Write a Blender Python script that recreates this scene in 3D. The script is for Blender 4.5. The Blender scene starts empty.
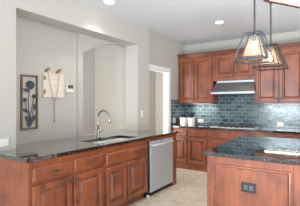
import bpy, bmesh, math, random
from mathutils import Vector, Matrix

C = bpy.context.scene.collection
S = bpy.context.scene
PI = math.pi
random.seed(7)

# ------------------------------------------------------------------ camera
HC = 1.40
TH = math.atan(151 / 260.67)
cam_d = bpy.data.cameras.new('camera')
cam = bpy.data.objects.new('camera', cam_d)
C.objects.link(cam)
cam.location = (0, 0, HC)
cam.rotation_euler = (PI / 2, 0, TH)
cam_d.sensor_fit = 'HORIZONTAL'
cam_d.sensor_width = 36
cam_d.lens = 36 * 260.67 / 300
cam_d.shift_x = -0.1
cam_d.shift_y = 0.5 / 300
cam_d.clip_start = 0.05
S.camera = cam

# ------------------------------------------------------------------ world, daylight, added fills, exposure
S.view_settings.view_transform = 'Standard'
S.view_settings.look = 'None'
S.view_settings.gamma = 1
S.view_settings.use_curve_mapping = False
S.view_settings.exposure = 0.35

w = bpy.data.worlds.new('daylight')
S.world = w
w.use_nodes = True
bg = w.node_tree.nodes['Background']
bg.inputs[0].default_value = (0.93, 0.97, 1.0, 1)
bg.inputs[1].default_value = 0.72


def area(name, loc, target, sx, sy, power, col, spread=PI):
    d = bpy.data.lights.new(name, 'AREA')
    d.shape = 'RECTANGLE'
    d.size = sx
    d.size_y = sy
    d.energy = power
    d.color = col
    d.spread = spread
    o = bpy.data.objects.new(name, d)
    C.objects.link(o)
    o.location = loc
    v = Vector(target) - Vector(loc)
    o.rotation_euler = v.to_track_quat('-Z', 'Y').to_euler()
    return o


area('warm_side_fill', (3.6, 2.4, 2.1), (-2.4, 2.4, 0.6), 2.4, 1.2, 34, (1.0, 0.84, 0.66))  # added warm fill from the right for the peninsula fronts, no actual lamp
area('ceiling_uplight_fill', (1.3, 0.2, 0.25), (0.0, 2.6, 2.8), 2.0, 1.6, 130, (0.86, 0.93, 1.0), 1.9)  # added uplight to brighten the ceiling, stands in for bounced light
area('rear_window_daylight', (-1.8, -3.0, 1.6), (-1.5, 3.2, 1.3), 2.2, 2.2, 150, (0.82, 0.91, 1.0))

# ------------------------------------------------------------------ materials


def srgb(r, g, b):
    f = lambda c: (c / 255 / 12.92) if c / 255 <= 0.04045 else ((c / 255 + 0.055) / 1.055) ** 2.4
    return (f(r), f(g), f(b), 1)


def mat(name, col, rough=0.5, metal=0.0, bump=0.0, bscale=200, var=0.0, emit=None, estr=0, coat=0.0):
    m = bpy.data.materials.new(name)
    m.use_nodes = True
    nt = m.node_tree
    b = nt.nodes['Principled BSDF']
    b.inputs['Base Color'].default_value = col
    b.inputs['Roughness'].default_value = rough
    b.inputs['Metallic'].default_value = metal
    if coat:
        b.inputs['Coat Weight'].default_value = coat
        b.inputs['Coat Roughness'].default_value = 0.25
    if emit:
        b.inputs['Emission Color'].default_value = emit
        b.inputs['Emission Strength'].default_value = estr
    if bump or var:
        g = nt.nodes.new('ShaderNodeNewGeometry')
        n = nt.nodes.new('ShaderNodeTexNoise')
        n.inputs['Scale'].default_value = bscale
        n.inputs['Detail'].default_value = 3
        nt.links.new(g.outputs['Position'], n.inputs['Vector'])
        if bump:
            bp = nt.nodes.new('ShaderNodeBump')
            bp.inputs['Strength'].default_value = bump
            bp.inputs['Distance'].default_value = 0.002
            nt.links.new(n.outputs['Fac'], bp.inputs['Height'])
            nt.links.new(bp.outputs['Normal'], b.inputs['Normal'])
        if var:
            mx = nt.nodes.new('ShaderNodeMix')
            mx.data_type = 'RGBA'
            mx.inputs['A'].default_value = tuple(c * (1 - var) for c in col[:3]) + (1,)
            mx.inputs['B'].default_value = tuple(min(1, c * (1 + var)) for c in col[:3]) + (1,)
            nt.links.new(n.outputs['Fac'], mx.inputs['Factor'])
            nt.links.new(mx.outputs['Result'], b.inputs['Base Color'])
    return m


def wood(name, scale, c0, c1, knot, rough=0.42, coat=0.6):
    """alder: stretched noise grain, broad tone variation and knots"""
    m = bpy.data.materials.new(name)
    m.use_nodes = True
    nt = m.node_tree
    L = nt.links.new
    b = nt.nodes['Principled BSDF']
    b.inputs['Roughness'].default_value = rough
    b.inputs['Coat Weight'].default_value = coat
    b.inputs['Coat Roughness'].default_value = 0.3
    g = nt.nodes.new('ShaderNodeNewGeometry')
    mp = nt.nodes.new('ShaderNodeMapping')
    mp.inputs['Scale'].default_value = scale
    L(g.outputs['Position'], mp.inputs['Vector'])
    n = nt.nodes.new('ShaderNodeTexNoise')
    n.inputs['Scale'].default_value = 1
    n.inputs['Detail'].default_value = 8
    n.inputs['Roughness'].default_value = 0.62
    n.inputs['Distortion'].default_value = 0.6
    L(mp.outputs[0], n.inputs['Vector'])
    n2 = nt.nodes.new('ShaderNodeTexNoise')
    n2.inputs['Scale'].default_value = 4.5
    n2.inputs['Detail'].default_value = 2
    L(g.outputs['Position'], n2.inputs['Vector'])
    r = nt.nodes.new('ShaderNodeValToRGB')
    r.color_ramp.elements[0].position = 0.36
    r.color_ramp.elements[0].color = c0
    r.color_ramp.elements[1].position = 0.62
    r.color_ramp.elements[1].color = c1
    mth = nt.nodes.new('ShaderNodeMath')
    mth.operation = 'MULTIPLY_ADD'
    mth.inputs[1].default_value = 0.48
    L(n.outputs['Fac'], mth.inputs[0])
    m2 = nt.nodes.new('ShaderNodeMath')
    m2.operation = 'MULTIPLY'
    m2.inputs[1].default_value = 0.52
    L(n2.outputs['Fac'], m2.inputs[0])
    L(m2.outputs[0], mth.inputs[2])
    L(mth.outputs[0], r.inputs['Fac'])
    v = nt.nodes.new('ShaderNodeTexVoronoi')
    v.inputs['Scale'].default_value = 3.6
    L(g.outputs['Position'], v.inputs['Vector'])
    kr = nt.nodes.new('ShaderNodeValToRGB')
    kr.color_ramp.elements[0].position = 0.03
    kr.color_ramp.elements[0].color = (1, 1, 1, 1)
    kr.color_ramp.elements[1].position = 0.15
    kr.color_ramp.elements[1].color = (0, 0, 0, 1)
    L(v.outputs['Distance'], kr.inputs['Fac'])
    mx = nt.nodes.new('ShaderNodeMix')
    mx.data_type = 'RGBA'
    L(kr.outputs['Color'], mx.inputs['Factor'])
    L(r.outputs['Color'], mx.inputs['A'])
    mx.inputs['B'].default_value = knot
    L(mx.outputs['Result'], b.inputs['Base Color'])
    return m


W0, W1c, WK = srgb(100, 49, 30), srgb(158, 86, 53), srgb(44, 24, 17)
wood_v = wood('alder_wood_upright', (38, 38, 2.6), W0, W1c, WK)
wood_h = wood('alder_wood_level', (2.6, 2.6, 38), W0, W1c, WK)
wood_crown = wood('alder_wood_crown', (2.6, 2.6, 38), srgb(78, 40, 28), srgb(118, 66, 46), WK)


def granite_mat():
    m = bpy.data.materials.new('black_granite')
    m.use_nodes = True
    nt = m.node_tree
    L = nt.links.new
    b = nt.nodes['Principled BSDF']
    b.inputs['Roughness'].default_value = 0.045
    b.inputs['IOR'].default_value = 1.7
    b.inputs['Coat Weight'].default_value = 1.0
    b.inputs['Coat IOR'].default_value = 1.7
    b.inputs['Coat Roughness'].default_value = 0.03
    g = nt.nodes.new('ShaderNodeNewGeometry')
    v = nt.nodes.new('ShaderNodeTexVoronoi')
    v.inputs['Scale'].default_value = 210
    L(g.outputs['Position'], v.inputs['Vector'])
    sep = nt.nodes.new('ShaderNodeSeparateColor')
    L(v.outputs['Color'], sep.inputs[0])
    r = nt.nodes.new('ShaderNodeValToRGB')
    r.color_ramp.interpolation = 'CONSTANT'
    e = r.color_ramp.elements
    e[0].position = 0
    e[0].color = srgb(13, 14, 14)
    e[1].position = 0.72
    e[1].color = srgb(38, 41, 39)
    x = e.new(0.87)
    x.color = srgb(84, 88, 82)
    x = e.new(0.965)
    x.color = srgb(150, 152, 142)
    L(sep.outputs[0], r.inputs['Fac'])
    L(r.outputs['Color'], b.inputs['Base Color'])
    return m


def brick_mat(name, axes, bw, rh, mortar, offset, c1, c2, cm, rough, bump, shift=(0, 0)):
    """axes: which world coordinates run along the tile row and up the tile column"""
    m = bpy.data.materials.new(name)
    m.use_nodes = True
    nt = m.node_tree
    L = nt.links.new
    b = nt.nodes['Principled BSDF']
    g = nt.nodes.new('ShaderNodeNewGeometry')
    s = nt.nodes.new('ShaderNodeSeparateXYZ')
    L(g.outputs['Position'], s.inputs[0])
    cb = nt.nodes.new('ShaderNodeCombineXYZ')
    for k in (0, 1):
        a = nt.nodes.new('ShaderNodeMath')
        a.operation = 'ADD'
        a.inputs[1].default_value = shift[k]
        L(s.outputs[axes[k]], a.inputs[0])
        L(a.outputs[0], cb.inputs[k])
    if rough < 0.2:
        b.inputs['Specular IOR Level'].default_value = 0.62
    t = nt.nodes.new('ShaderNodeTexBrick')
    t.offset = offset
    t.inputs['Scale'].default_value = 1
    t.inputs['Brick Width'].default_value = bw
    t.inputs['Row Height'].default_value = rh
    t.inputs['Mortar Size'].default_value = mortar
    t.inputs['Mortar Smooth'].default_value = 0.2
    t.inputs['Color1'].default_value = c1
    t.inputs['Color2'].default_value = c2
    t.inputs['Mortar'].default_value = cm
    L(cb.outputs[0], t.inputs['Vector'])
    n = nt.nodes.new('ShaderNodeTexNoise')
    n.inputs['Scale'].default_value = 9
    n.inputs['Detail'].default_value = 4
    L(g.outputs['Position'], n.inputs['Vector'])
    mr = nt.nodes.new('ShaderNodeMapRange')
    mr.inputs['From Min'].default_value = 0.3
    mr.inputs['From Max'].default_value = 0.7
    mr.inputs['To Min'].default_value = 0.86
    mr.inputs['To Max'].default_value = 1.12
    L(n.outputs['Fac'], mr.inputs['Value'])
    mx = nt.nodes.new('ShaderNodeVectorMath')
    mx.operation = 'SCALE'
    L(t.outputs['Color'], mx.inputs[0])
    L(mr.outputs[0], mx.inputs['Scale'])
    L(mx.outputs[0], b.inputs['Base Color'])
    rr = nt.nodes.new('ShaderNodeMapRange')
    rr.inputs['To Min'].default_value = rough
    rr.inputs['To Max'].default_value = 0.8
    L(t.outputs['Fac'], rr.inputs['Value'])
    L(rr.outputs[0], b.inputs['Roughness'])
    n3 = nt.nodes.new('ShaderNodeTexNoise')
    n3.inputs['Scale'].default_value = 22
    L(g.outputs['Position'], n3.inputs['Vector'])
    sub = nt.nodes.new('ShaderNodeMath')
    sub.operation = 'SUBTRACT'
    L(n3.outputs['Fac'], sub.inputs[0])
    L(t.outputs['Fac'], sub.inputs[1])
    bp = nt.nodes.new('ShaderNodeBump')
    bp.inputs['Strength'].default_value = bump
    bp.inputs['Distance'].default_value = 0.004
    L(sub.outputs[0], bp.inputs['Height'])
    L(bp.outputs['Normal'], b.inputs['Normal'])
    return m


granite = granite_mat()
TB1, TB2, TBM = srgb(44, 66, 78), srgb(98, 122, 132), srgb(156, 166, 169)
tile_back = brick_mat('blue_glazed_tile', (0, 2), 0.152, 0.0765, 0.0048, 0.5, TB1, TB2, TBM, 0.06, 0.65, (10, -0.914 + 10 * 0.0765))
tile_side = brick_mat('blue_glazed_tile_return', (1, 2), 0.152, 0.0765, 0.0048, 0.5, TB1, TB2, TBM, 0.06, 0.65, (10, -0.914 + 10 * 0.0765))
floor_m = brick_mat('travertine_floor_tile', (0, 1), 0.46, 0.46, 0.004, 0.0, srgb(216, 204, 184), srgb(224, 213, 194), srgb(186, 172, 152), 0.4, 0.1, (20.1, 20.25))

wall_m = mat('greige_paint', srgb(188, 184, 177), 0.75, bump=0.15, bscale=120)
ceil_m = mat('ceiling_paint', srgb(216, 219, 222), 0.9, bump=0.1, bscale=90)
trim_m = mat('white_trim_paint', srgb(236, 237, 238), 0.45)
white_plastic = mat('white_plastic', srgb(224, 223, 219), 0.35)
white_ceramic = mat('white_ceramic', srgb(236, 233, 230), 0.3, var=0.03, bscale=14)
steel = mat('brushed_steel', srgb(196, 202, 208), 0.4, 0.5, var=0.06, bscale=60)
steel_dark = mat('hood_steel', srgb(124, 126, 128), 0.36, 0.85, var=0.25, bscale=45)
nickel = mat('satin_nickel', srgb(164, 162, 158), 0.27, 1.0)
white_steel = mat('bright_steel', srgb(222, 224, 226), 0.4, 0.5)
sink_m = mat('sink_steel', srgb(226, 227, 228), 0.4, 0.25)
pewter = mat('dark_pewter', srgb(105, 98, 94), 0.35, 0.9)
black_m = mat('black_plastic', srgb(24, 24, 26), 0.4)
black_plate = mat('black_cover_plate', srgb(44, 46, 50), 0.35)
socket_grey = mat('outlet_face', srgb(88, 92, 98), 0.4)
cast_iron = mat('cast_iron', srgb(70, 70, 72), 0.6)
glaze_dark = mat('dark_leaf', srgb(34, 44, 62), 0.5, var=0.4, bscale=30)
soil_m = mat('dark_soil', srgb(40, 34, 30), 0.9)
frame_wood = wood('antique_frame_wood', (60, 60, 4), srgb(76, 62, 46), srgb(128, 104, 76), srgb(60, 44, 30), 0.5, 0.0)
metal_blue = mat('blue_patina_metal', srgb(72, 82, 98), 0.5, 0.3, var=0.6, bscale=40)
metal_grey = mat('dark_stem_metal', srgb(84, 88, 92), 0.5, 0.4)
plaque_m = mat('whitewashed_wood', srgb(226, 216, 202), 0.7, var=0.06, bscale=60)
cord_m = mat('tan_cord', srgb(188, 162, 132), 0.85, var=0.15, bscale=200)
brass_m = mat('antique_brass', srgb(150, 116, 72), 0.45, 0.6)
screen_m = mat('grey_screen', srgb(88, 90, 90), 0.3)
bronze_l = mat('weathered_steel_blue', srgb(96, 100, 108), 0.4, 0.6)
bronze_d = mat('dark_bronze', srgb(88, 78, 73), 0.4, 0.6)
bulb_m = mat('warm_bulb', (1, 0.75, 0.45, 1), 0.3, emit=(1, 0.72, 0.42, 1), estr=14)
led_m = mat('warm_strip', (1, 0.9, 0.75, 1), 0.4, emit=(1, 0.93, 0.8, 1), estr=2)
can_m = mat('recessed_lamp', (1, 0.95, 0.86, 1), 0.4, emit=(1, 0.95, 0.86, 1), estr=9)


def glass_mat():
    m = bpy.data.materials.new('seeded_glass')
    m.use_nodes = True
    nt = m.node_tree
    L = nt.links.new
    b = nt.nodes['Principled BSDF']
    b.inputs['Base Color'].default_value = srgb(250, 240, 228)
    b.inputs['Roughness'].default_value = 0.25
    b.inputs['Transmission Weight'].default_value = 0.0
    g = nt.nodes.new('ShaderNodeNewGeometry')
    n = nt.nodes.new('ShaderNodeTexNoise')
    n.inputs['Scale'].default_value = 70
    L(g.outputs['Position'], n.inputs['Vector'])
    tr = nt.nodes.new('ShaderNodeBsdfTranslucent')
    tr.inputs['Color'].default_value = srgb(255, 240, 222)
    tp = nt.nodes.new('ShaderNodeBsdfTransparent')
    a = nt.nodes.new('ShaderNodeMixShader')
    a.inputs[0].default_value = 0.55
    L(b.outputs[0], a.inputs[1])
    L(tr.outputs[0], a.inputs[2])
    mr = nt.nodes.new('ShaderNodeMapRange')
    mr.inputs['To Min'].default_value = 0.87
    mr.inputs['To Max'].default_value = 0.93
    L(n.outputs['Fac'], mr.inputs['Value'])
    a2 = nt.nodes.new('ShaderNodeMixShader')
    L(mr.outputs[0], a2.inputs[0])
    L(a.outputs[0], a2.inputs[1])
    L(tp.outputs[0], a2.inputs[2])
    L(a2.outputs[0], nt.nodes['Material Output'].inputs['Surface'])
    return m


glass_m = glass_mat()


def crystal_mat():
    m = bpy.data.materials.new('crystal_diffuser')
    m.use_nodes = True
    nt = m.node_tree
    L = nt.links.new
    b = nt.nodes['Principled BSDF']
    g = nt.nodes.new('ShaderNodeNewGeometry')
    n = nt.nodes.new('ShaderNodeTexVoronoi')
    n.inputs['Scale'].default_value = 26
    L(g.outputs['Position'], n.inputs['Vector'])
    r = nt.nodes.new('ShaderNodeValToRGB')
    r.color_ramp.elements[0].color = srgb(255, 250, 246)
    r.color_ramp.elements[1].color = srgb(206, 176, 166)
    r.color_ramp.elements[0].position = 0.2
    r.color_ramp.elements[1].position = 0.8
    L(n.outputs['Distance'], r.inputs['Fac'])
    L(r.outputs['Color'], b.inputs['Base Color'])
    L(r.outputs['Color'], b.inputs['Emission Color'])
    b.inputs['Emission Strength'].default_value = 0.5
    b.inputs['Roughness'].default_value = 0.2
    return m


crystal_m = crystal_mat()

# ------------------------------------------------------------------ mesh helpers


def BM():
    return bmesh.new()


def box(bm, x0, x1, y0, y1, z0, z1, bev=0.0):
    r = bmesh.ops.create_cube(bm, size=1)
    vs = r['verts']
    for v in vs:
        v.co = Vector(((x0 + x1) / 2 + v.co.x * (x1 - x0), (y0 + y1) / 2 + v.co.y * (y1 - y0), (z0 + z1) / 2 + v.co.z * (z1 - z0)))
    if bev:
        es = list({e for v in vs for e in v.link_edges})
        bmesh.ops.bevel(bm, geom=es, offset=bev, segments=2, affect='EDGES', profile=0.5)
    return bm


def ring(bm, p, ax, r, n, ph=0.0):
    ax = Vector(ax).normalized()
    u = ax.orthogonal().normalized() if abs(ax.z) < 0.999 else Vector((1, 0, 0))
    v = ax.cross(u)
    return [bm.verts.new(Vector(p) + (u * math.cos(ph + 2 * PI * k / n) + v * math.sin(ph + 2 * PI * k / n)) * r) for k in range(n)]


def bridge(bm, a, b):
    n = len(a)
    for k in range(n):
        bm.faces.new((a[k], a[(k + 1) % n], b[(k + 1) % n], b[k]))


def tube(bm, pts, rad, n=8, ph=0.0):
    pts = [Vector(p) for p in pts]
    rs = rad if isinstance(rad, (list, tuple)) else [rad] * len(pts)
    prev = None
    first = None
    u = None
    for i, p in enumerate(pts):
        d = (pts[min(i + 1, len(pts) - 1)] - pts[max(i - 1, 0)]).normalized()
        if u is None:
            u = d.orthogonal().normalized()
        u = (u - d * u.dot(d)).normalized()
        v = d.cross(u)
        rg = [bm.verts.new(p + (u * math.cos(ph + 2 * PI * k / n) + v * math.sin(ph + 2 * PI * k / n)) * rs[i]) for k in range(n)]
        if prev:
            bridge(bm, prev, rg)
        else:
            first = rg
        prev = rg
    bm.faces.new(list(reversed(first)))
    bm.faces.new(prev)
    return bm


def lathe(bm, prof, c=(0, 0, 0), n=20, axis='Z'):
    """prof: list of (radius, height)"""
    prev = None
    rings = []
    for r, h in prof:
        vs = []
        for k in range(n):
            a = 2 * PI * k / n
            x, y = max(r, 1e-5) * math.cos(a), max(r, 1e-5) * math.sin(a)
            if axis == 'Z':
                co = (x, y, h)
            elif axis == 'Y':
                co = (x, h, -y)
            else:
                co = (h, x, y)
            vs.append(bm.verts.new(Vector(c) + Vector(co)))
        if prev:
            bridge(bm, prev, vs)
        else:
            bm.faces.new(list(reversed(vs)))
        prev = vs
    bm.faces.new(prev)
    return bm


def loops(bm, x0, x1, z0, z1, seq):
    """nested rectangles in the XZ plane: seq of (inset, y)"""
    prev = None
    for i, y in seq:
        vs = [bm.verts.new((x0 + i, y, z0 + i)), bm.verts.new((x1 - i, y, z0 + i)), bm.verts.new((x1 - i, y, z1 - i)), bm.verts.new((x0 + i, y, z1 - i))]
        if prev:
            bridge(bm, prev, vs)
        else:
            bm.faces.new(list(reversed(vs)))
        prev = vs
    bm.faces.new(prev)
    return bm


def prism(bm, poly, d0, d1, axis='X'):
    """polygon extruded along an axis; poly in the two other axes in order"""
    def P(a, b, d):
        return {'X': (d, a, b), 'Y': (a, d, b), 'Z': (a, b, d)}[axis]
    A = [bm.verts.new(P(a, b, d0)) for a, b in poly]
    B = [bm.verts.new(P(a, b, d1)) for a, b in poly]
    bridge(bm, A, B)
    bm.faces.new(list(reversed(A)))
    bm.faces.new(B)
    return bm


def obj(name, bm, m, parent=None, loc=None, smooth=False, rot=None):
    bmesh.ops.recalc_face_normals(bm, faces=bm.faces)
    me = bpy.data.meshes.new(name)
    bm.to_mesh(me)
    bm.free()
    me.materials.append(m)
    if smooth:
        for p in me.polygons:
            p.use_smooth = True
    o = bpy.data.objects.new(name, me)
    C.objects.link(o)
    if parent:
        o.parent = parent
    if loc:
        o.location = loc
    if rot:
        o.rotation_euler = rot
    return o


def thing(name, label, cat, loc=(0, 0, 0), rotz=0, group=None):
    o = bpy.data.objects.new(name, None)
    o.empty_display_size = 0.1
    C.objects.link(o)
    o.location = loc
    o.rotation_euler = (0, 0, rotz)
    o['label'] = label
    o['category'] = cat
    if group:
        o['group'] = group
    return o


def tag(o, label, cat, group=None):
    o['label'] = label
    o['category'] = cat
    if group:
        o['group'] = group
    return o


def struct(name, bm, m):
    o = obj(name, bm, m)
    o['kind'] = 'structure'
    return o


def dup(root, loc, label, rotz=None):
    r = root.copy()
    C.objects.link(r)
    r.location = loc
    if rotz is not None:
        r.rotation_euler = (0, 0, rotz)
    r['label'] = label
    for ch in list(root.children):
        c = ch.copy()
        C.objects.link(c)
        c.parent = r
        for g in list(ch.children):
            d = g.copy()
            C.objects.link(d)
            d.parent = c
    return r


# ------------------------------------------------------------------ the setting
CZ = 2.80
XW, XN, XF = -2.935, -3.215, -3.06        # kitchen face of the left wall, niche face, wall beyond
YB = 5.50                                  # back wall
struct('floor', box(BM(), -6, 2.4, -0.6, 7, -0.1, 0), floor_m)
struct('ceiling', box(BM(), -6, 5, -3.5, 7, CZ, CZ + 0.1), ceil_m)
struct('wall_back', box(BM(), XF - 0.12, 5, YB, YB + 0.12, 0, CZ), wall_m)

b = BM()                                   # left wall with the wide pass-through over the peninsula
box(b, XN, XW, -3.5, 1.545, 0, CZ)
box(b, XN, XW, 1.545, 3.585, 2.435, CZ)
box(b, XN, XW, 3.585, 3.915, 0, CZ)
box(b, XN, XW, 1.545, 3.585, 0, 0.87)
struct('wall_left', b, wall_m)

b = BM()                                   # wall stretch beyond, with the doorway
DY0, DY1, DZ = 4.0, 4.77, 2.085
box(b, XF - 0.12, XF, 3.915, DY0, 0, CZ)
box(b, XF - 0.12, XF, DY0, DY1, DZ, CZ)
box(b, XF - 0.12, XF, DY1, YB, 0, CZ)
struct('wall_left_beyond', b, wall_m)

b = BM()                                   # casing of the doorway with its jamb lining
box(b, XF, XF + 0.018, DY0 - 0.07, DY1 + 0.08, DZ, DZ + 0.08, 0.003)
box(b, XF, XF + 0.018, DY1, DY1 + 0.08, 0, DZ, 0.003)
box(b, XF, XF + 0.018, DY0 - 0.07, DY0, 0, DZ, 0.003)
box(b, XF - 0.12, XF, DY1 - 0.015, DY1 - 0.001, 0, DZ - 0.001)
box(b, XF - 0.12, XF, DY0 + 0.001, DY0 + 0.015, 0, DZ - 0.001)
box(b, XF - 0.12, XF, DY0 + 0.015, DY1 - 0.015, DZ - 0.016, DZ - 0.001)
struct('trim_1', b, trim_m)

# recessed wall behind the counter: plain stretch with the wall decor, then the arch
struct('wall_niche', box(BM(), XN - 0.2, XN - 0.04, 1.2, 2.565, 0, CZ), wall_m)
b = BM()
AY0, AY1, AYC, ASZ, AAZ = 2.651, 3.88, 3.56, 2.155, 2.44
box(b, XN - 0.14, XN, 2.565, AY0, 0, CZ)
box(b, XN - 0.14, XN, AY0, AY1, 0, 0.912)
box(b, XN - 0.14, XN, AY1, 3.98, 0, CZ)
n = 24
half = AYC - AY0
rise = AAZ - ASZ
R_ = (half * half + rise * rise) / (2 * rise)
arc = []
for k in range(n + 1):
    y = AY0 + (AY1 - AY0) * k / n
    arc.append((y, AAZ - R_ + math.sqrt(R_ * R_ - (y - AYC) ** 2)))
for k in range(n):
    (ya, za), (yb, zb) = arc[k], arc[k + 1]
    prism(b, [(ya, za), (yb, zb), (yb, CZ), (ya, CZ)], XN - 0.14, XN, 'X')
struct('wall_arch', b, wall_m)
b = BM()                                   # alcove behind the arch
box(b, -4.31, -4.19, 1.6, 3.84, 0, CZ)
box(b, -4.19, XN - 0.14, 3.75, 3.84, 0, CZ)
box(b, -4.31, XN - 0.2, 1.5, 1.6, 0, CZ)
struct('wall_alcove', b, wall_m)
b = BM()                                   # hall behind the doorway
box(b, -4.22, -4.1, 3.86, 5.9, 0, CZ)
box(b, -4.1, XF - 0.12, 5.76, 5.9, 0, CZ)
struct('wall_hall', b, wall_m)
b = BM()
box(b, -4.1, -4.08, 5.27, 5.41, 0, 2.02, 0.004)
struct('trim_2', b, trim_m)

# glazed tile splashback: the back wall and its return on the side wall
b = BM()
box(b, XF + 0.012, 2.2, YB - 0.01, YB - 0.001, 0.915, 1.485)
box(b, -2.19, -1.315, YB - 0.01, YB - 0.001, 1.485, 2.0)
o = struct('trim_3', b, tile_back)
o['label'] = 'blue glazed subway tile splashback'
b = BM()
box(b, XF + 0.001, XF + 0.011, 4.86, YB - 0.001, 0.915, 1.485)
o = struct('trim_4', b, tile_side)
o['label'] = 'return of the blue tile splashback on the side wall'

# ------------------------------------------------------------------ hardware


def knob(parent, x, z, y=-0.0265):
    return obj('knob', lathe(BM(), [(0.006, 0), (0.005, -0.012), (0.015, -0.018), (0.016, -0.024), (0.010, -0.029), (0, -0.03)], (x, y, z), 14, 'Y'), pewter, parent, smooth=True)


def pull(parent, x, z, y=-0.0265, wd=0.10):
    pts = []
    for k in range(9):
        t = k / 8
        pts.append((x - wd / 2 + wd * t, y - 0.026 * math.sin(PI * t) ** 0.5, z))
    return obj('pull', tube(BM(), pts, [0.004 + 0.003 * math.sin(PI * k / 8) for k in range(9)], 8), pewter, parent, smooth=True)


def door_panel(parent, x0, x1, z0, z1, name='door', m=None, fr=0.06):
    seq = [(0, 0), (0, -0.02), (0.006, -0.027), (fr - 0.006, -0.027), (fr - 0.001, -0.024), (fr + 0.005, -0.004), (fr + 0.021, -0.003), (fr + 0.042, -0.020), (fr + 0.046, -0.024)]
    return obj(name, loops(BM(), x0, x1, z0, z1, seq), m or wood_v, parent)


def drawer_front(parent, x0, x1, z0, z1, name='drawer'):
    seq = [(0, 0), (0, -0.014), (0.003, -0.017), (0.010, -0.0185), (0.017, -0.026), (0.02, -0.027)]
    return obj(name, loops(BM(), x0, x1, z0, z1, seq), wood_h, parent)


def carcass(parent, wd, dp, z0, z1, kick=False, hollow=False):
    b = BM()
    if hollow:                             # open under the sink: sides, floor, back and face frame
        box(b, 0, 0.014, 0, dp, z0, z1)
        box(b, wd - 0.018, wd, 0, dp, z0, z1)
        box(b, 0.014, wd - 0.018, 0, dp, z0, z0 + 0.02)
        box(b, 0.014, wd - 0.018, dp - 0.012, dp, z0 + 0.02, z1)
        box(b, 0.014, wd - 0.018, 0, 0.022, z0 + 0.02, z1)
    else:
        box(b, 0, wd, 0, dp, z0, z1, 0.002)
    if kick:
        box(b, 0, wd, 0.07, dp, 0, z0)
    return obj('body', b, wood_v, parent)


# ------------------------------------------------------------------ peninsula (fronts face +X)
PX = -2.342
CAB_TOP = 0.874
Y0, Y1, Y2, Y3, Y4 = 1.335, 2.226, 3.083, 3.765, 3.93


def pen_cab(label, y0, y1, group=None):
    return thing('base_cabinet', label, 'cabinet', (PX, y0, 0), PI / 2, group)


PD = abs(XW - PX) - 0.004
t = pen_cab('knotty wood peninsula base cabinet with two drawers over two raised panel doors, nearest the camera', Y0, Y1)
wd = Y1 - Y0
carcass(t, wd, PD, 0.10, CAB_TOP, True)
d = drawer_front(t, 0.032, 0.44, 0.675, 0.815)
pull(d, 0.236, 0.748)
d = drawer_front(t, 0.47, 0.868, 0.675, 0.815)
pull(d, 0.66, 0.748)
d = door_panel(t, 0.032, 0.447, 0.125, 0.648)
knob(d, 0.42, 0.605)
d = door_panel(t, 0.463, 0.868, 0.125, 0.648)
knob(d, 0.49, 0.605)

t = pen_cab('wooden sink base cabinet with one wide blank front over two doors beside the dishwasher', Y1 + 0.002, Y2)
wd = Y2 - Y1 - 0.002
carcass(t, wd, PD, 0.10, CAB_TOP, True, True)
drawer_front(t, 0.028, wd - 0.025, 0.65, 0.80, 'blank_front')
d = door_panel(t, 0.028, 0.392, 0.125, 0.622)
knob(d, 0.37, 0.585)
d = door_panel(t, 0.412, wd - 0.025, 0.125, 0.622)
knob(d, 0.435, 0.585)

b = BM()
box(b, PX - PD, PX + 0.012, Y3 + 0.002, Y4 - 0.03, 0.0, CAB_TOP, 0.003)
box(b, PX - 0.02, PX + 0.012, Y2 + 0.004, Y3 + 0.002, 0.838, CAB_TOP)
tag(obj('end_panel', b, wood_v), 'narrow brown wooden end panel and top rail framing the dishwasher', 'panel')

# dishwasher
t = thing('dishwasher', 'stainless steel dishwasher built into the peninsula', 'dishwasher', (PX, Y2 + 0.002, 0), PI / 2)
wd = Y3 - Y2 - 0.004
b = BM()
box(b, 0.005, wd - 0.002, 0.0, PD - 0.02, 0.10, 0.834)
obj('tub_body', b, black_m, t)
obj('toe_kick', box(BM(), 0.01, wd - 0.005, 0.03, PD - 0.04, 0.0, 0.10), black_m, t)
b = BM()
box(b, 0.045, wd - 0.004, -0.03, -0.001, 0.075, 0.752, 0.006)
obj('door', b, steel, t)
b = BM()
prism(b, [(-0.022, 0.755), (-0.001, 0.755), (-0.001, 0.832), (-0.018, 0.832)], 0.045, wd - 0.004, 'X')
cp = obj('control_panel', b, steel, t)
obj('display', box(BM(), wd / 2 - 0.02, wd / 2 + 0.03, -0.0235, -0.019, 0.797, 0.812, 0.001), black_m, cp)
b = BM()
tube(b, [(0.07, -0.02, 0.768), (0.075, -0.052, 0.772), (wd / 2, -0.056, 0.772), (wd - 0.035, -0.052, 0.772), (wd - 0.03, -0.02, 0.768)], 0.012, 10)
obj('handle', b, white_steel, t, smooth=True)
obj('badge', lathe(BM(), [(0.014, 0), (0.014, -0.003), (0, -0.003)], (wd - 0.045, -0.03, 0.17), 14, 'Y'), white_plastic, t)
obj('levelling_foot', box(BM(), 0.0, 0.035, -0.015, 0.02, 0.0, 0.04, 0.004), white_plastic, t)

# countertop with its sink cut-out
SX0, SX1, SY0, SY1 = -2.80, -2.42, 2.245, 2.985
CT0, CT1 = 0.876, 0.914
b = BM()
outer = [(XW + 0.003, Y0 - 0.03), (-2.31, Y0 - 0.03), (-2.31, Y4), (XW + 0.003, Y4), (XW + 0.003, 3.583), (XN + 0.001, 3.583), (XN + 0.001, 1.547), (XW + 0.003, 1.547)]
xs = sorted({XN + 0.001, XW + 0.003, SX0, SX1, -2.31})
ys = sorted({Y0 - 0.03, 1.547, SY0, SY1, 3.583, Y4})


def inside(x, y):
    if SX0 < x < SX1 and SY0 < y < SY1:
        return False
    if x < XW + 0.003:
        return 1.547 < y < 3.583
    return True


grid = {}


def gv(x, y, z):
    k = (round(x, 5), round(y, 5), z)
    if k not in grid:
        grid[k] = b.verts.new((x, y, z))
    return grid[k]


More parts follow.
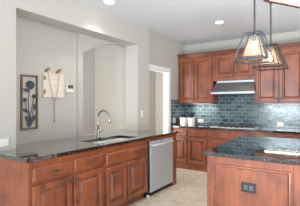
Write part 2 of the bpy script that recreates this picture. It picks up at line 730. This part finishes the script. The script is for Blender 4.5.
cells = {(i, j) for i in range(len(xs) - 1) for j in range(len(ys) - 1) if inside((xs[i] + xs[i + 1]) / 2, (ys[j] + ys[j + 1]) / 2)}
for i, j in cells:
    q = [(xs[i], ys[j]), (xs[i + 1], ys[j]), (xs[i + 1], ys[j + 1]), (xs[i], ys[j + 1])]
    b.faces.new([gv(x, y, CT1) for x, y in q])
    b.faces.new([gv(x, y, CT0) for x, y in reversed(q)])
    for (di, dj), (e0, e1) in {(0, -1): (0, 1), (1, 0): (1, 2), (0, 1): (2, 3), (-1, 0): (3, 0)}.items():
        if (i + di, j + dj) not in cells:
            p0, p1 = q[e0], q[e1]
            b.faces.new([gv(*p0, CT0), gv(*p1, CT0), gv(*p1, CT1), gv(*p0, CT1)])
ct = tag(obj('countertop', b, granite), 'long black granite countertop on the peninsula holding the sink', 'countertop')

# double bowl undermount sink
t = thing('kitchen_sink', 'double bowl stainless steel sink set under the peninsula countertop', 'sink', ((SX0 + SX1) / 2, (SY0 + SY1) / 2, 0.70))
for a, c in ((-0.369, -0.012), (0.012, 0.369)):
    b = BM()
    hx = 0.189
    rimz, botz = 0.174, 0.04
    pr = None
    for inset, z in ((0, rimz), (0.006, rimz), (0.012, botz + 0.02), (0.03, botz)):
        vs = [b.verts.new((-hx + inset, a + inset, z)), b.verts.new((hx - inset, a + inset, z)), b.verts.new((hx - inset, c - inset, z)), b.verts.new((-hx + inset, c - inset, z))]
        if pr:
            bridge(b, pr, vs)
        pr = vs
    b.faces.new(pr)
    bw = obj('bowl', b, sink_m, t)
    obj('drain', lathe(BM(), [(0.04, 0.041), (0.04, 0.045), (0.03, 0.046), (0, 0.043)], (0, (a + c) / 2, 0), 18), nickel, bw)
obj('divider', box(BM(), -0.189, 0.189, -0.0115, 0.0115, 0.05, 0.172, 0.004), sink_m, t)

# faucet
t = thing('kitchen_faucet', 'tall arched nickel pull-down faucet standing behind the sink', 'faucet', (-2.86, 2.62, CT1))
obj('base', lathe(BM(), [(0.03, 0), (0.03, 0.012), (0.022, 0.02), (0.021, 0.11), (0.014, 0.12), (0, 0.12)], (0, 0, 0), 20), nickel, t, smooth=True)
pts = [(0, 0, 0.115), (0, 0, 0.20), (0, 0, 0.29)]
for k in range(1, 11):
    a = PI * 0.88 * k / 10
    pts.append((0.105 - 0.105 * math.cos(a), 0, 0.29 + 0.098 * math.sin(a)))
obj('neck', tube(BM(), pts, 0.011, 12), nickel, t, smooth=True)
ex, ez = pts[-1][0], pts[-1][2]
obj('spray_head', tube(BM(), [(ex, 0, ez), (ex + 0.006, 0, ez - 0.02), (ex + 0.016, 0, ez - 0.06), (ex + 0.024, 0, ez - 0.10), (ex + 0.026, 0, ez - 0.105)], [0.012, 0.014, 0.016, 0.019, 0.015], 14), nickel, t, smooth=True)
hd = obj('lever', tube(BM(), [(0, 0.018, 0.07), (0.0, 0.05, 0.078), (0.0, 0.10, 0.10)], [0.010, 0.007, 0.005], 10), nickel, t, smooth=True)

# ------------------------------------------------------------------ back run of base cabinets (fronts face -Y)
BY = 4.885
BD = YB - BY - 0.004


def back_base(label, x0, x1, dr, drs, doors, z_kick=0.0):
    t = thing('base_cabinet', label, 'cabinet', (x0, BY, 0))
    carcass(t, x1 - x0 - 0.002, BD, 0.0, CAB_TOP)
    obj('plinth', box(BM(), 0, x1 - x0 - 0.002, -0.012, 0, 0, 0.095, 0.003), wood_h, t)
    for a, c in drs:
        d = drawer_front(t, a - x0, c - x0, 0.70, 0.845)
        knob(d, (a + c) / 2 - x0, 0.772)
    for i, (a, c, s) in enumerate(doors):
        d = door_panel(t, a - x0, c - x0, 0.134, 0.67)
        knob(d, (c - 0.03 if s > 0 else a + 0.03) - x0, 0.63)
    return t


back_base('brown wooden base cabinet with two drawers under the white pots on the back wall', XF + 0.003, -2.17, None,
          [(-2.985, -2.645), (-2.63, -2.205)], [(-2.985, -2.645, 1), (-2.63, -2.205, -1)])
back_base('brown wooden base cabinet below the gas cooktop', -2.17, -1.27, None,
          [(-2.13, -1.73), (-1.71, -1.31)], [(-2.13, -1.73, 1), (-1.71, -1.31, -1)])
back_base('brown wooden base cabinet on the back wall just right of the cooktop', -1.27, -0.42, None,
          [(-1.23, -0.46)], [(-1.23, -0.855, 1), (-0.835, -0.46, -1)])
back_base('brown wooden base cabinet at the far right of the back wall', -0.42, 0.9, None,
          [(-0.38, 0.23), (0.25, 0.86)], [(-0.38, 0.23, 1), (0.25, 0.86, -1)])
tag(obj('countertop', box(BM(), XF + 0.0135, 0.92, 4.857, YB - 0.012, CT0, CT1, 0.004), granite), 'black granite countertop along the tiled back wall', 'countertop')

# cooktop
t = thing('gas_cooktop', 'stainless gas cooktop with black grates set in the back countertop below the hood', 'cooktop', (-1.70, 5.16, CT1))
obj('tray', box(BM(), -0.44, 0.44, -0.25, 0.22, 0, 0.014, 0.004), white_steel, t)
for k in range(3):
    cx = -0.285 + k * 0.285
    b = BM()
    for yy in (-0.17, 0.0, 0.18):
        box(b, cx - 0.132, cx + 0.132, yy - 0.007, yy + 0.007, 0.024, 0.034)
    for xx in (-0.125, -0.04, 0.04, 0.125):
        box(b, cx + xx - 0.007, cx + xx + 0.007, -0.177, 0.187, 0.024, 0.034)
    for xx in (-0.12, 0.12):
        for yy in (-0.165, 0.175):
            box(b, cx + xx - 0.008, cx + xx + 0.008, yy - 0.008, yy + 0.008, 0.014, 0.025)
    obj('grate', b, cast_iron, t)
for bx, by_ in ((-0.285, -0.08), (-0.285, 0.09), (0, 0.0), (0.285, -0.08), (0.285, 0.09)):
    obj('burner', lathe(BM(), [(0.045, 0.0145), (0.045, 0.022), (0.03, 0.0225), (0.03, 0.0235), (0, 0.0238)], (bx, by_, 0), 18), black_m, t)
for k in range(5):
    obj('control_knob', lathe(BM(), [(0.019, 0.0145), (0.017, 0.034), (0.010, 0.036), (0, 0.036)], (-0.22 + 0.11 * k, -0.218, 0), 14), black_m, t, smooth=True)

# ------------------------------------------------------------------ upper cabinets
UY = 5.19
UD = YB - UY - 0.012
UT = 2.45


def upper(label, x0, x1, z0, doors, zb, zt=2.405, knobs=True, tier=0):
    t = thing('wall_cabinet', label, 'cabinet', (x0, UY, 0))
    b = BM()
    box(b, 0, x1 - x0 - 0.002, 0, UD, z0, UT, 0.002)
    obj('body', b, wood_v, t)
    for a, c, s in doors:
        d = door_panel(t, a - x0, c - x0, zb, zt, fr=0.055)
        knob(d, (c - 0.028 if s > 0 else a + 0.028) - x0, zb + 0.07)
    b = BM()
    prism(b, [(0, UT - 0.02), (-0.014, UT - 0.02), (-0.02, UT - 0.005), (-0.045, UT + 0.05), (-0.05, UT + 0.066), (UD, UT + 0.066), (UD, UT), (0, UT)], 0, x1 - x0 - 0.002, 'X')
    obj('crown_moulding', b, wood_crown, t)
    return t


upper('tall dark wooden wall cabinet with two doors left of the range hood', XF + 0.014, -2.19, 1.40,
      [(-2.997, -2.645, 1), (-2.62, -2.222, -1)], 1.43)
upper('short wooden wall cabinet mounted above the range hood', -2.19, -1.315, 1.875,
      [(-2.125, -1.73, 1), (-1.705, -1.335, -1)], 1.955)
upper('tall pinkish wooden wall cabinet with two doors right of the range hood', -1.315, -0.37, 1.40,
      [(-1.28, -0.86, 1), (-0.84, -0.41, -1)], 1.43)
upper('tall wooden wall cabinet at the far right end behind the second pendant', -0.37, 0.55, 1.40,
      [(-0.33, 0.08, 1), (0.10, 0.51, -1)], 1.43)

for lab, x0, x1, pw in (('warm strip light under the wall cabinet left of the hood', -2.75, -2.3, 3.0),
                        ('warm strip light under the wall cabinet right of the hood', -1.15, -0.5, 2.6),
                        ('warm strip light under the far right wall cabinet', -0.2, 0.4, 2.2)):
    t = thing('under_cabinet_light', lab, 'light', ((x0 + x1) / 2, 5.36, 1.3985))
    h = (x1 - x0) / 2
    obj('housing', box(BM(), -h, h, -0.06, 0.06, -0.005, 0, 0.001), white_plastic, t)
    obj('diffuser', box(BM(), -h + 0.02, h - 0.02, -0.05, 0.05, -0.007, -0.005), led_m, t)
    l = area('under_cabinet_glow', ((x0 + x1) / 2, 5.36, 1.38), ((x0 + x1) / 2, 5.40, 0.9), x1 - x0, 0.04, pw, (1, 0.93, 0.78))
    l.parent = t
    l.matrix_parent_inverse = Matrix.Translation((-(x0 + x1) / 2, -5.36, -1.3985))

# range hood
t = thing('range_hood', 'stainless steel range hood over the cooktop', 'range hood', (-1.71, YB - 0.012, 1.59))
b = BM()
lo = [(-0.445, -0.485), (0.445, -0.485), (0.445, 0), (-0.445, 0)]
hi = [(-0.395, -0.335), (0.395, -0.335), (0.395, 0), (-0.395, 0)]
A = [b.verts.new((x, y, 0.045)) for x, y in lo]
B_ = [b.verts.new((x, y, 0.24)) for x, y in hi]
bridge(b, A, B_)
b.faces.new(list(reversed(A)))
b.faces.new(B_)
obj('canopy', b, steel_dark, t)
obj('front_lip', box(BM(), -0.45, 0.45, -0.49, 0, 0.004, 0.045, 0.003), steel, t)
obj('filter', box(BM(), -0.41, 0.41, -0.45, -0.05, 0.0, 0.004), steel_dark, t)
obj('top_collar', box(BM(), -0.39, 0.39, -0.30, 0, 0.24, 0.283, 0.003), steel, t)

# ------------------------------------------------------------------ island
IX0, IX1, IY0, IY1 = -1.095, 0.60, 2.442, 3.88
t = thing('kitchen_island', 'knotty pinkish wood island with a framed front panel and black outlet', 'island', (IX0, IY0, 0))
W = IX1 - IX0
b = BM()
box(b, 0.01, W - 0.01, 0.014, IY1 - IY0, 0.0, CAB_TOP, 0.002)
obj('body', b, wood_v, t)
for x0, x1 in ((0, 0.072), (0.815, 0.875), (W - 0.072, W)):
    obj('corner_post', box(BM(), x0, x1, 0, 0.06, 0, CAB_TOP, 0.003), wood_v, t)
for x0, x1 in ((0.073, 0.814), (0.876, W - 0.073)):
    b = BM()
    loops(b, x0, x1, 0.03, CAB_TOP - 0.002, [(0, 0.014), (0, 0.004), (0.02, 0.004), (0.024, -0.006), (0.034, -0.009), (0.042, -0.002), (0.046, 0.008), (0.05, 0.008)])
    for v in b.verts:      # deeper top rail
        if v.co.z > 0.75 and v.co.y < 0.0141 and v.co.z < CAB_TOP - 0.01:
            v.co.z -= 0.052
    obj('front_panel', b, wood_v, t)
tag(obj('countertop', box(BM(), IX0 - 0.035, IX1 + 0.035, IY0 - 0.045, IY1 + 0.03, CT0, CT1, 0.005), granite), 'black granite countertop on the kitchen island', 'countertop')

# ------------------------------------------------------------------ outlets and switches


def outlet(label, loc, rot, wd, ht, pm, fm, cat='outlet', n=2, vert=False, name='wall_outlet'):
    t = thing(name, label, cat, loc)
    t.rotation_euler = rot
    obj('cover_plate', box(BM(), -wd / 2, wd / 2, -0.006, 0, -ht / 2, ht / 2, 0.002), pm, t)
    for k in range(n):
        off = (k - (n - 1) / 2)
        if vert:
            x, z, a, c = 0, off * ht * 0.36, wd * 0.25, ht * 0.13
        else:
            x, z, a, c = off * wd * 0.36, 0, wd * 0.13, ht * 0.25
        f = obj('socket', box(BM(), x - a, x + a, -0.009, -0.006, z - c, z + c, 0.001), fm, t)
        b = BM()
        for s in (-1, 1):
            if vert:
                box(b, x + s * 0.008 - 0.0015, x + s * 0.008 + 0.0015, -0.0095, -0.009, z - 0.006, z + 0.006)
            else:
                box(b, x - 0.006, x + 0.006, -0.0095, -0.009, z + s * 0.008 - 0.0015, z + s * 0.008 + 0.0015)
        obj('slots', b, black_m, f)
    return t


outlet('black double outlet plate on the island front panel', (-0.672, 2.449, 0.607), (0, 0, 0), 0.142, 0.092, black_plate, socket_grey)
outlet('white outlet plate above the peninsula countertop at the left edge', (XW + 0.001, 1.40, 0.994), (0, 0, PI / 2), 0.135, 0.082, white_plastic, trim_m)
outlet('white upright switch plate on the pier left of the doorway', (XW + 0.001, 3.70, 1.22), (0, 0, PI / 2), 0.07, 0.115, white_plastic, trim_m, 'switch', 1, True, 'light_switch')
outlet('white upright outlet plate on the side tile return left of the pots', (XF + 0.012, 5.0, 1.02), (0, 0, PI / 2), 0.11, 0.115, white_plastic, trim_m, 'outlet', 2, True)
outlet('white outlet plate on blue tiles right of the white pots', (-2.625, YB - 0.0105, 0.995), (0, 0, 0), 0.15, 0.085, white_plastic, trim_m)
outlet('white outlet plate on blue tiles right of the cooktop', (-0.872, YB - 0.0105, 0.985), (0, 0, 0), 0.125, 0.08, white_plastic, trim_m)

# ------------------------------------------------------------------ pots and bottle on the back counter


def foliage(seed, rad, h, nleaf):
    rnd = random.Random(seed)
    b = BM()
    for k in range(nleaf):
        a = rnd.uniform(0, 2 * PI)
        r0 = rnd.uniform(0.0, 0.02)
        r1 = rad * rnd.uniform(0.4, 1.0)
        hh = h * rnd.uniform(0.45, 1.0)
        p0 = Vector((r0 * math.cos(a), r0 * math.sin(a), 0))
        p1 = Vector((r1 * math.cos(a), r1 * math.sin(a), hh))
        tube(b, [p0, p0.lerp(p1, 0.55) + Vector((0, 0, 0.01))], 0.0025, 5)
        d = (p1 - p0).normalized()
        s = d.cross(Vector((0, 0, 1))).normalized()
        up = s.cross(d)
        c0 = p0.lerp(p1, 0.45)
        wl = 0.02 * rnd.uniform(0.8, 1.2)
        q = [c0, c0.lerp(p1, 0.35) + s * wl + up * 0.004, c0.lerp(p1, 0.7) + s * wl * 0.8, p1, c0.lerp(p1, 0.7) - s * wl * 0.8, c0.lerp(p1, 0.35) - s * wl + up * 0.004]
        top = [b.verts.new(v + up * 0.0012) for v in q]
        bot = [b.verts.new(v - up * 0.0012) for v in q]
        bridge(b, bot, top)
        b.faces.new(top)
        b.faces.new(list(reversed(bot)))
    return b


for i, (x, y, lab) in enumerate(((-2.825, 5.03, 'white square pot with dark leaves, next to the black bottle'),
                                 (-2.63, 5.03, 'white square pot with dark leaves, right of the other pot'))):
    t = thing('plant_pot', lab, 'plant pot', (x, y, CT1), 0.0, 'white pots on the back counter')
    b = BM()
    hw = 0.058 if i == 0 else 0.063
    pr = None
    for s, z in ((0.86, 0.0), (1.0, 0.17), (1.0, 0.178), (0.9, 0.178), (0.88, 0.155)):
        vs = [b.verts.new((sx * hw * s, sy * hw * s, z)) for sx, sy in ((-1, -1), (1, -1), (1, 1), (-1, 1))]
        if pr:
            bridge(b, pr, vs)
        else:
            b.faces.new(list(reversed(vs)))
        pr = vs
    b.faces.new(pr)
    obj('pot', b, white_ceramic, t)
    obj('soil', box(BM(), -hw * 0.85, hw * 0.85, -hw * 0.85, hw * 0.85, 0.156, 0.164), soil_m, t)
    fo = obj('foliage', foliage(3 + i, 0.08 if i == 0 else 0.11, 0.10 if i == 0 else 0.15, 26), glaze_dark, t, loc=(0, 0, 0.164))
t = thing('bottle', 'black bottle standing left of the white pots', 'bottle', (-2.96, 5.0, CT1))
obj('body', lathe(BM(), [(0.034, 0), (0.038, 0.006), (0.038, 0.12), (0.03, 0.145), (0.014, 0.16), (0.013, 0.185), (0, 0.185)], (0, 0, 0), 18), black_m, t, smooth=True)
obj('cap', lathe(BM(), [(0.016, 0.1855), (0.016, 0.205), (0, 0.207)], (0, 0, 0), 16), pewter, t, smooth=True)

# ------------------------------------------------------------------ wall decor in the niche
AX = XN - 0.04 + 0.001
# metal flower panel: local x = along the wall (+Y world), local -y = out of the wall
t = thing('flower_wall_panel', 'upright wood framed wall panel with a blue metal rose and leaves', 'wall decor', (AX, 1.864, 1.416), PI / 2)
hw, hh = 0.105, 0.338
b = BM()
for x0, x1, z0, z1 in ((-hw, hw, hh - 0.022, hh), (-hw, hw, -hh, -hh + 0.022), (-hw, -hw + 0.02, -hh + 0.022, hh - 0.022), (hw - 0.02, hw, -hh + 0.022, hh - 0.022)):
    box(b, x0, x1, -0.024, -0.002, z0, z1, 0.002)
obj('frame', b, frame_wood, t)


def stem(pts, r=0.004):
    return obj('stem', tube(BM(), [(x, -0.012, z) for x, z in pts], r, 6), metal_grey, t, smooth=True)


stem([(0.01, -0.29), (0.0, -0.15), (-0.015, 0.0), (0.0, 0.12), (0.012, 0.2)], 0.005)
stem([(0.01, -0.29), (0.02, -0.12), (0.045, 0.0), (0.06, 0.06), (0.045, 0.10)])
stem([(0.01, -0.29), (-0.02, -0.13), (-0.05, -0.02), (-0.055, 0.03)])
stem([(0.01, -0.27), (0.045, -0.15), (0.055, -0.06)])


def petals(cx, cz, rad, n, nm='blossom', layers=3):
    b = BM()
    for l in range(layers):
        rr = rad * (1 - 0.28 * l)
        for k in range(n):
            a = 2 * PI * k / n + l * 0.5
            c = Vector((cx + rr * 0.5 * math.cos(a), -0.010 - 0.006 * l, cz + rr * 0.5 * math.sin(a)))
            m2 = []
            for q in range(8):
                th = 2 * PI * q / 8
                u = rr * 0.52 * math.cos(th)
                v = rr * 0.34 * math.sin(th)
                m2.append((u * math.cos(a) - v * math.sin(a), u * math.sin(a) + v * math.cos(a)))
            A = [b.verts.new(c + Vector((p, -0.004 * (q % 2), s))) for q, (p, s) in enumerate(m2)]
            B2 = [b.verts.new(c + Vector((p, 0.003, s))) for p, s in m2]
            bridge(b, A, B2)
            b.faces.new(A)
            b.faces.new(list(reversed(B2)))
    lathe(b, [(0.012, -0.022), (0.010, -0.03), (0, -0.032)], (cx, 0, cz), 8, 'Y')
    return obj(nm, b, metal_blue, t)


petals(0.012, 0.215, 0.058, 9)
petals(0.058, 0.075, 0.028, 6, 'bud', 2)
petals(-0.052, 0.03, 0.027, 6, 'bud', 2)


def leaf(x, z, ln, wd, ang):
    b = BM()
    out = []
    for s in (1, -1):
        rng = range(0, 7) if s == 1 else range(5, 0, -1)
        for k in rng:
            u = k / 6
            out.append((u * ln, s * wd * math.sin(PI * u) ** 0.8))
    ca, sa = math.cos(ang), math.sin(ang)
    A = [b.verts.new((x + u * ca - v * sa, -0.018 - 0.004 * (abs(v) / wd), z + u * sa + v * ca)) for u, v in out]
    B2 = [b.verts.new((x + u * ca - v * sa, -0.012, z + u * sa + v * ca)) for u, v in out]
    bridge(b, A, B2)
    b.faces.new(A)
    b.faces.new(list(reversed(B2)))
    return obj('leaf', b, metal_blue, t)


leaf(0.008, -0.27, 0.12, 0.022, 2.1)
leaf(0.012, -0.27, 0.13, 0.022, 1.05)
leaf(-0.012, -0.13, 0.09, 0.018, 2.5)
leaf(0.055, -0.10, 0.09, 0.018, 1.35)
leaf(0.004, 0.13, 0.09, 0.018, 2.75)
leaf(0.0, -0.31, 0.09, 0.03, 1.6)

# whitewashed plaque
t = thing('wall_plaque', 'square whitewashed wooden plaque with small brass birds on top, right of the rose panel', 'wall decor', (AX, 2.19, 1.645), PI / 2)
b = BM()
for k in range(4):
    z0 = -0.162 + k * 0.081
    box(b, -0.15, 0.15, -0.018, -0.002, z0, z0 + 0.0795, 0.002)
obj('board', b, plaque_m, t)
b = BM()
for x0, x1, z0, z1 in ((-0.15, 0.15, 0.135, 0.162), (-0.15, -0.125, -0.162, 0.135)):
    box(b, x0, x1, -0.026, -0.0185, z0, z1, 0.002)
obj('batten', b, plaque_m, t)
for z in (0.09, -0.09):
    obj('hinge', box(BM(), -0.149, -0.125, -0.031, -0.0265, z - 0.028, z + 0.028, 0.002), brass_m, t)
for x, s in ((-0.098, 1), (0.068, 1)):
    b = BM()
    tube(b, [(x - 0.03 * s, -0.014, 0.176), (x - 0.012 * s, -0.014, 0.186), (x + 0.01 * s, -0.014, 0.2), (x + 0.024 * s, -0.014, 0.218), (x + 0.036 * s, -0.014, 0.22), (x + 0.05 * s, -0.014, 0.216)], [0.005, 0.014, 0.018, 0.012, 0.011, 0.002], 8)
    tube(b, [(x, -0.014, 0.16), (x, -0.014, 0.19)], 0.003, 6)
    obj('bird', b, brass_m, t, smooth=True)
for x in (-0.098, -0.03, 0.02, 0.068):
    obj('hook', tube(BM(), [(x, -0.026, 0.15), (x, -0.04, 0.148), (x, -0.044, 0.158)], 0.003, 6), brass_m, t)
# cord hanging from the plaque
t = thing('hanging_cord', 'tan cord looped over the whitewashed plaque with a tassel hanging below', 'cord', (AX, 2.19, 1.645), PI / 2)
b = BM()
tube(b, [(-0.098, -0.040, 0.155), (-0.06, -0.038, -0.02), (-0.02, -0.036, -0.17), (0.0, -0.034, -0.23)], 0.0042, 6)
tube(b, [(0.068, -0.040, 0.155), (0.05, -0.038, -0.02), (0.022, -0.036, -0.17), (0.004, -0.034, -0.23)], 0.0042, 6)
obj('loop', b, cord_m, t, smooth=True)
obj('tassel', tube(BM(), [(0.002, -0.034, -0.22), (0.002, -0.034, -0.235), (0.004, -0.03, -0.32), (0.006, -0.026, -0.41), (0.006, -0.025, -0.50)], [0.006, 0.010, 0.007, 0.006, 0.008], 8), cord_m, t, smooth=True)

# thermostat
t = thing('thermostat', 'small white thermostat with grey screen on the niche wall', 'thermostat', (AX, 2.45, 1.618), PI / 2)
obj('case', box(BM(), -0.062, 0.062, -0.024, 0, -0.06, 0.06, 0.006), white_plastic, t)
obj('screen', box(BM(), -0.046, 0.046, -0.026, -0.0241, -0.005, 0.048, 0.001), screen_m, t)

# ------------------------------------------------------------------ pendants over the island


def pendant(label, x, y, zc, frame_m, hb, cr=0.055):
    zb = 1.86
    t = thing('pendant_light', label, 'pendant light', (x, y, zb), 0, 'lantern pendants over the island')
    H = 0.285
    ht = 0.085

    def bar(b, p, q, r=0.0088):
        tube(b, [p, q], r, 4, PI / 4)

    b = BM()
    cs = ((-1, -1), (1, -1), (1, 1), (-1, 1))
    for k in range(4):
        a, c = cs[k], cs[(k + 1) % 4]
        bar(b, (a[0] * hb, a[1] * hb, 0), (c[0] * hb, c[1] * hb, 0))
        bar(b, (a[0] * ht, a[1] * ht, H), (c[0] * ht, c[1] * ht, H))
        bar(b, (a[0] * hb, a[1] * hb, 0), (a[0] * ht, a[1] * ht, H))
    bar(b, (-ht, 0, H), (ht, 0, H))
    bar(b, (0, -ht, H), (0, ht, H))
    obj('outer_cage', b, frame_m, t)
    b = BM()
    h2, t2, zz0, zz1 = hb * 0.62, 0.045, 0.03, H - 0.012
    for k in range(4):
        a, c = cs[k], cs[(k + 1) % 4]
        bar(b, (a[0] * h2, a[1] * h2, zz0), (c[0] * h2, c[1] * h2, zz0), 0.0055)
        bar(b, (a[0] * t2, a[1] * t2, zz1), (c[0] * t2, c[1] * t2, zz1), 0.0055)
        bar(b, (a[0] * h2, a[1] * h2, zz0), (a[0] * t2, a[1] * t2, zz1), 0.0055)
    obj('inner_frame', b, frame_m, t)
    b = BM()
    lo = [(a * (h2 - 0.005), c * (h2 - 0.005)) for a, c in cs]
    hi = [(a * (t2 - 0.005), c * (t2 - 0.005)) for a, c in cs]
    A = [b.verts.new((p, q, zz0 + 0.002)) for p, q in lo]
    B2 = [b.verts.new((p, q, zz1 - 0.004)) for p, q in hi]
    bridge(b, A, B2)
    A2 = [b.verts.new((p * 0.97, q * 0.97, zz0 + 0.002)) for p, q in lo]
    B3 = [b.verts.new((p * 0.94, q * 0.94, zz1 - 0.004)) for p, q in hi]
    bridge(b, B3, A2)
    bridge(b, A2, A)
    bridge(b, B2, B3)
    obj('glass_shade', b, glass_m, t)
    obj('socket', lathe(BM(), [(0.018, H - 0.085), (0.02, H - 0.03), (0.03, H - 0.012), (0.03, H + 0.004), (0.012, H + 0.02), (0, H + 0.02)], (0, 0, 0), 14), frame_m, t)
    obj('bulb', lathe(BM(), [(0.006, 0.08), (0.022, 0.095), (0.028, 0.125), (0.022, 0.16), (0.013, 0.185), (0.012, H - 0.0855), (0, H - 0.0855)], (0, 0, 0), 14), bulb_m, t, smooth=True)
    obj('rod', tube(BM(), [(0, 0, H + 0.015), (0, 0, zc - zb - 0.012)], 0.0105, 8), pewter, t)
    obj('canopy', lathe(BM(), [(cr, zc - zb - 0.0005), (cr, zc - zb - 0.012), (0.012, zc - zb - 0.018), (0, zc - zb - 0.018)], (0, 0, 0), 20), pewter, t)
    d = bpy.data.lights.new('bulb_light', 'POINT')
    d.energy = 1.1
    d.color = (1, 0.74, 0.48)
    d.shadow_soft_size = 0.03
    l = bpy.data.objects.new('bulb_light', d)
    C.objects.link(l)
    l.parent = t
    l.location = (0, 0, 0.055)
    return t


pendant('blue grey metal lantern pendant with glowing bulb, the nearer one over the island', -0.71, 2.82, CZ, bronze_l, 0.17)
pendant('dark bronze lantern pendant hanging farther back, right of the other', -0.672, 3.495, CZ - 0.1005, bronze_d, 0.19, 0.02)

# framed crystal ceiling light at the top right corner
ux, uy = 0.598, 0.802          # far edge direction
t = thing('ceiling_light', 'wood framed ceiling light with sparkling crystal panel at the top right corner', 'ceiling light', (-0.745, 3.41, CZ), math.atan2(uy, ux))
b = BM()
LW, LD, zb, zt = 0.95, 0.55, -0.10, -0.001
for x0, x1, y0, y1 in ((0, LW, -0.042, 0), (0, LW, -LD, -LD + 0.042), (0, 0.042, -LD + 0.042, -0.042), (LW - 0.042, LW, -LD + 0.042, -0.042)):
    box(b, x0, x1, y0, y1, zb, zt, 0.003)
obj('frame', b, wood_crown, t)
obj('diffuser', box(BM(), 0.043, LW - 0.043, -LD + 0.043, -0.043, zb + 0.004, zb + 0.03), crystal_m, t)

# recessed ceiling lamps
first = None
for i, (x, y, pw, lab) in enumerate(((-2.645, 2.62, 9, 'round recessed ceiling lamp above the peninsula'), (-1.66, 4.22, 9, 'round recessed ceiling lamp near the back wall'))):
    if first is None:
        t = first = thing('recessed_light', lab, 'ceiling light', (x, y, CZ), 0, 'recessed ceiling lamps')
        obj('trim_ring', lathe(BM(), [(0.085, -0.0005), (0.085, -0.006), (0.064, -0.009), (0.062, -0.0005)], (0, 0, 0), 28), trim_m, t)
        obj('lamp_face', lathe(BM(), [(0.061, -0.0006), (0.061, -0.005), (0.04, -0.008), (0, -0.009)], (0, 0, 0), 24), can_m, t)
    else:
        t = dup(first, (x, y, CZ), lab)
    d = bpy.data.lights.new('downlight', 'SPOT')
    d.energy = pw * 2.0
    d.color = (1, 0.9, 0.76)
    d.spot_size = 2.0
    d.spot_blend = 0.7
    d.shadow_soft_size = 0.06
    l = bpy.data.objects.new('downlight', d)
    C.objects.link(l)
    l.parent = t
    l.location = (0, 0, -0.03)
area('alcove_fill', (-3.76, 1.68, 1.5), (-3.76, 3.7, 1.4), 0.7, 2.0, 20, (1, 0.98, 0.95))  # added fill hidden behind the niche wall to lighten the alcove
# added fill light, out of view, brightening the hall behind the doorway
area('hall_fill', (-3.63, 3.93, 1.4), (-3.63, 5.7, 1.4), 0.7, 2.2, 26, (1, 0.98, 0.95))
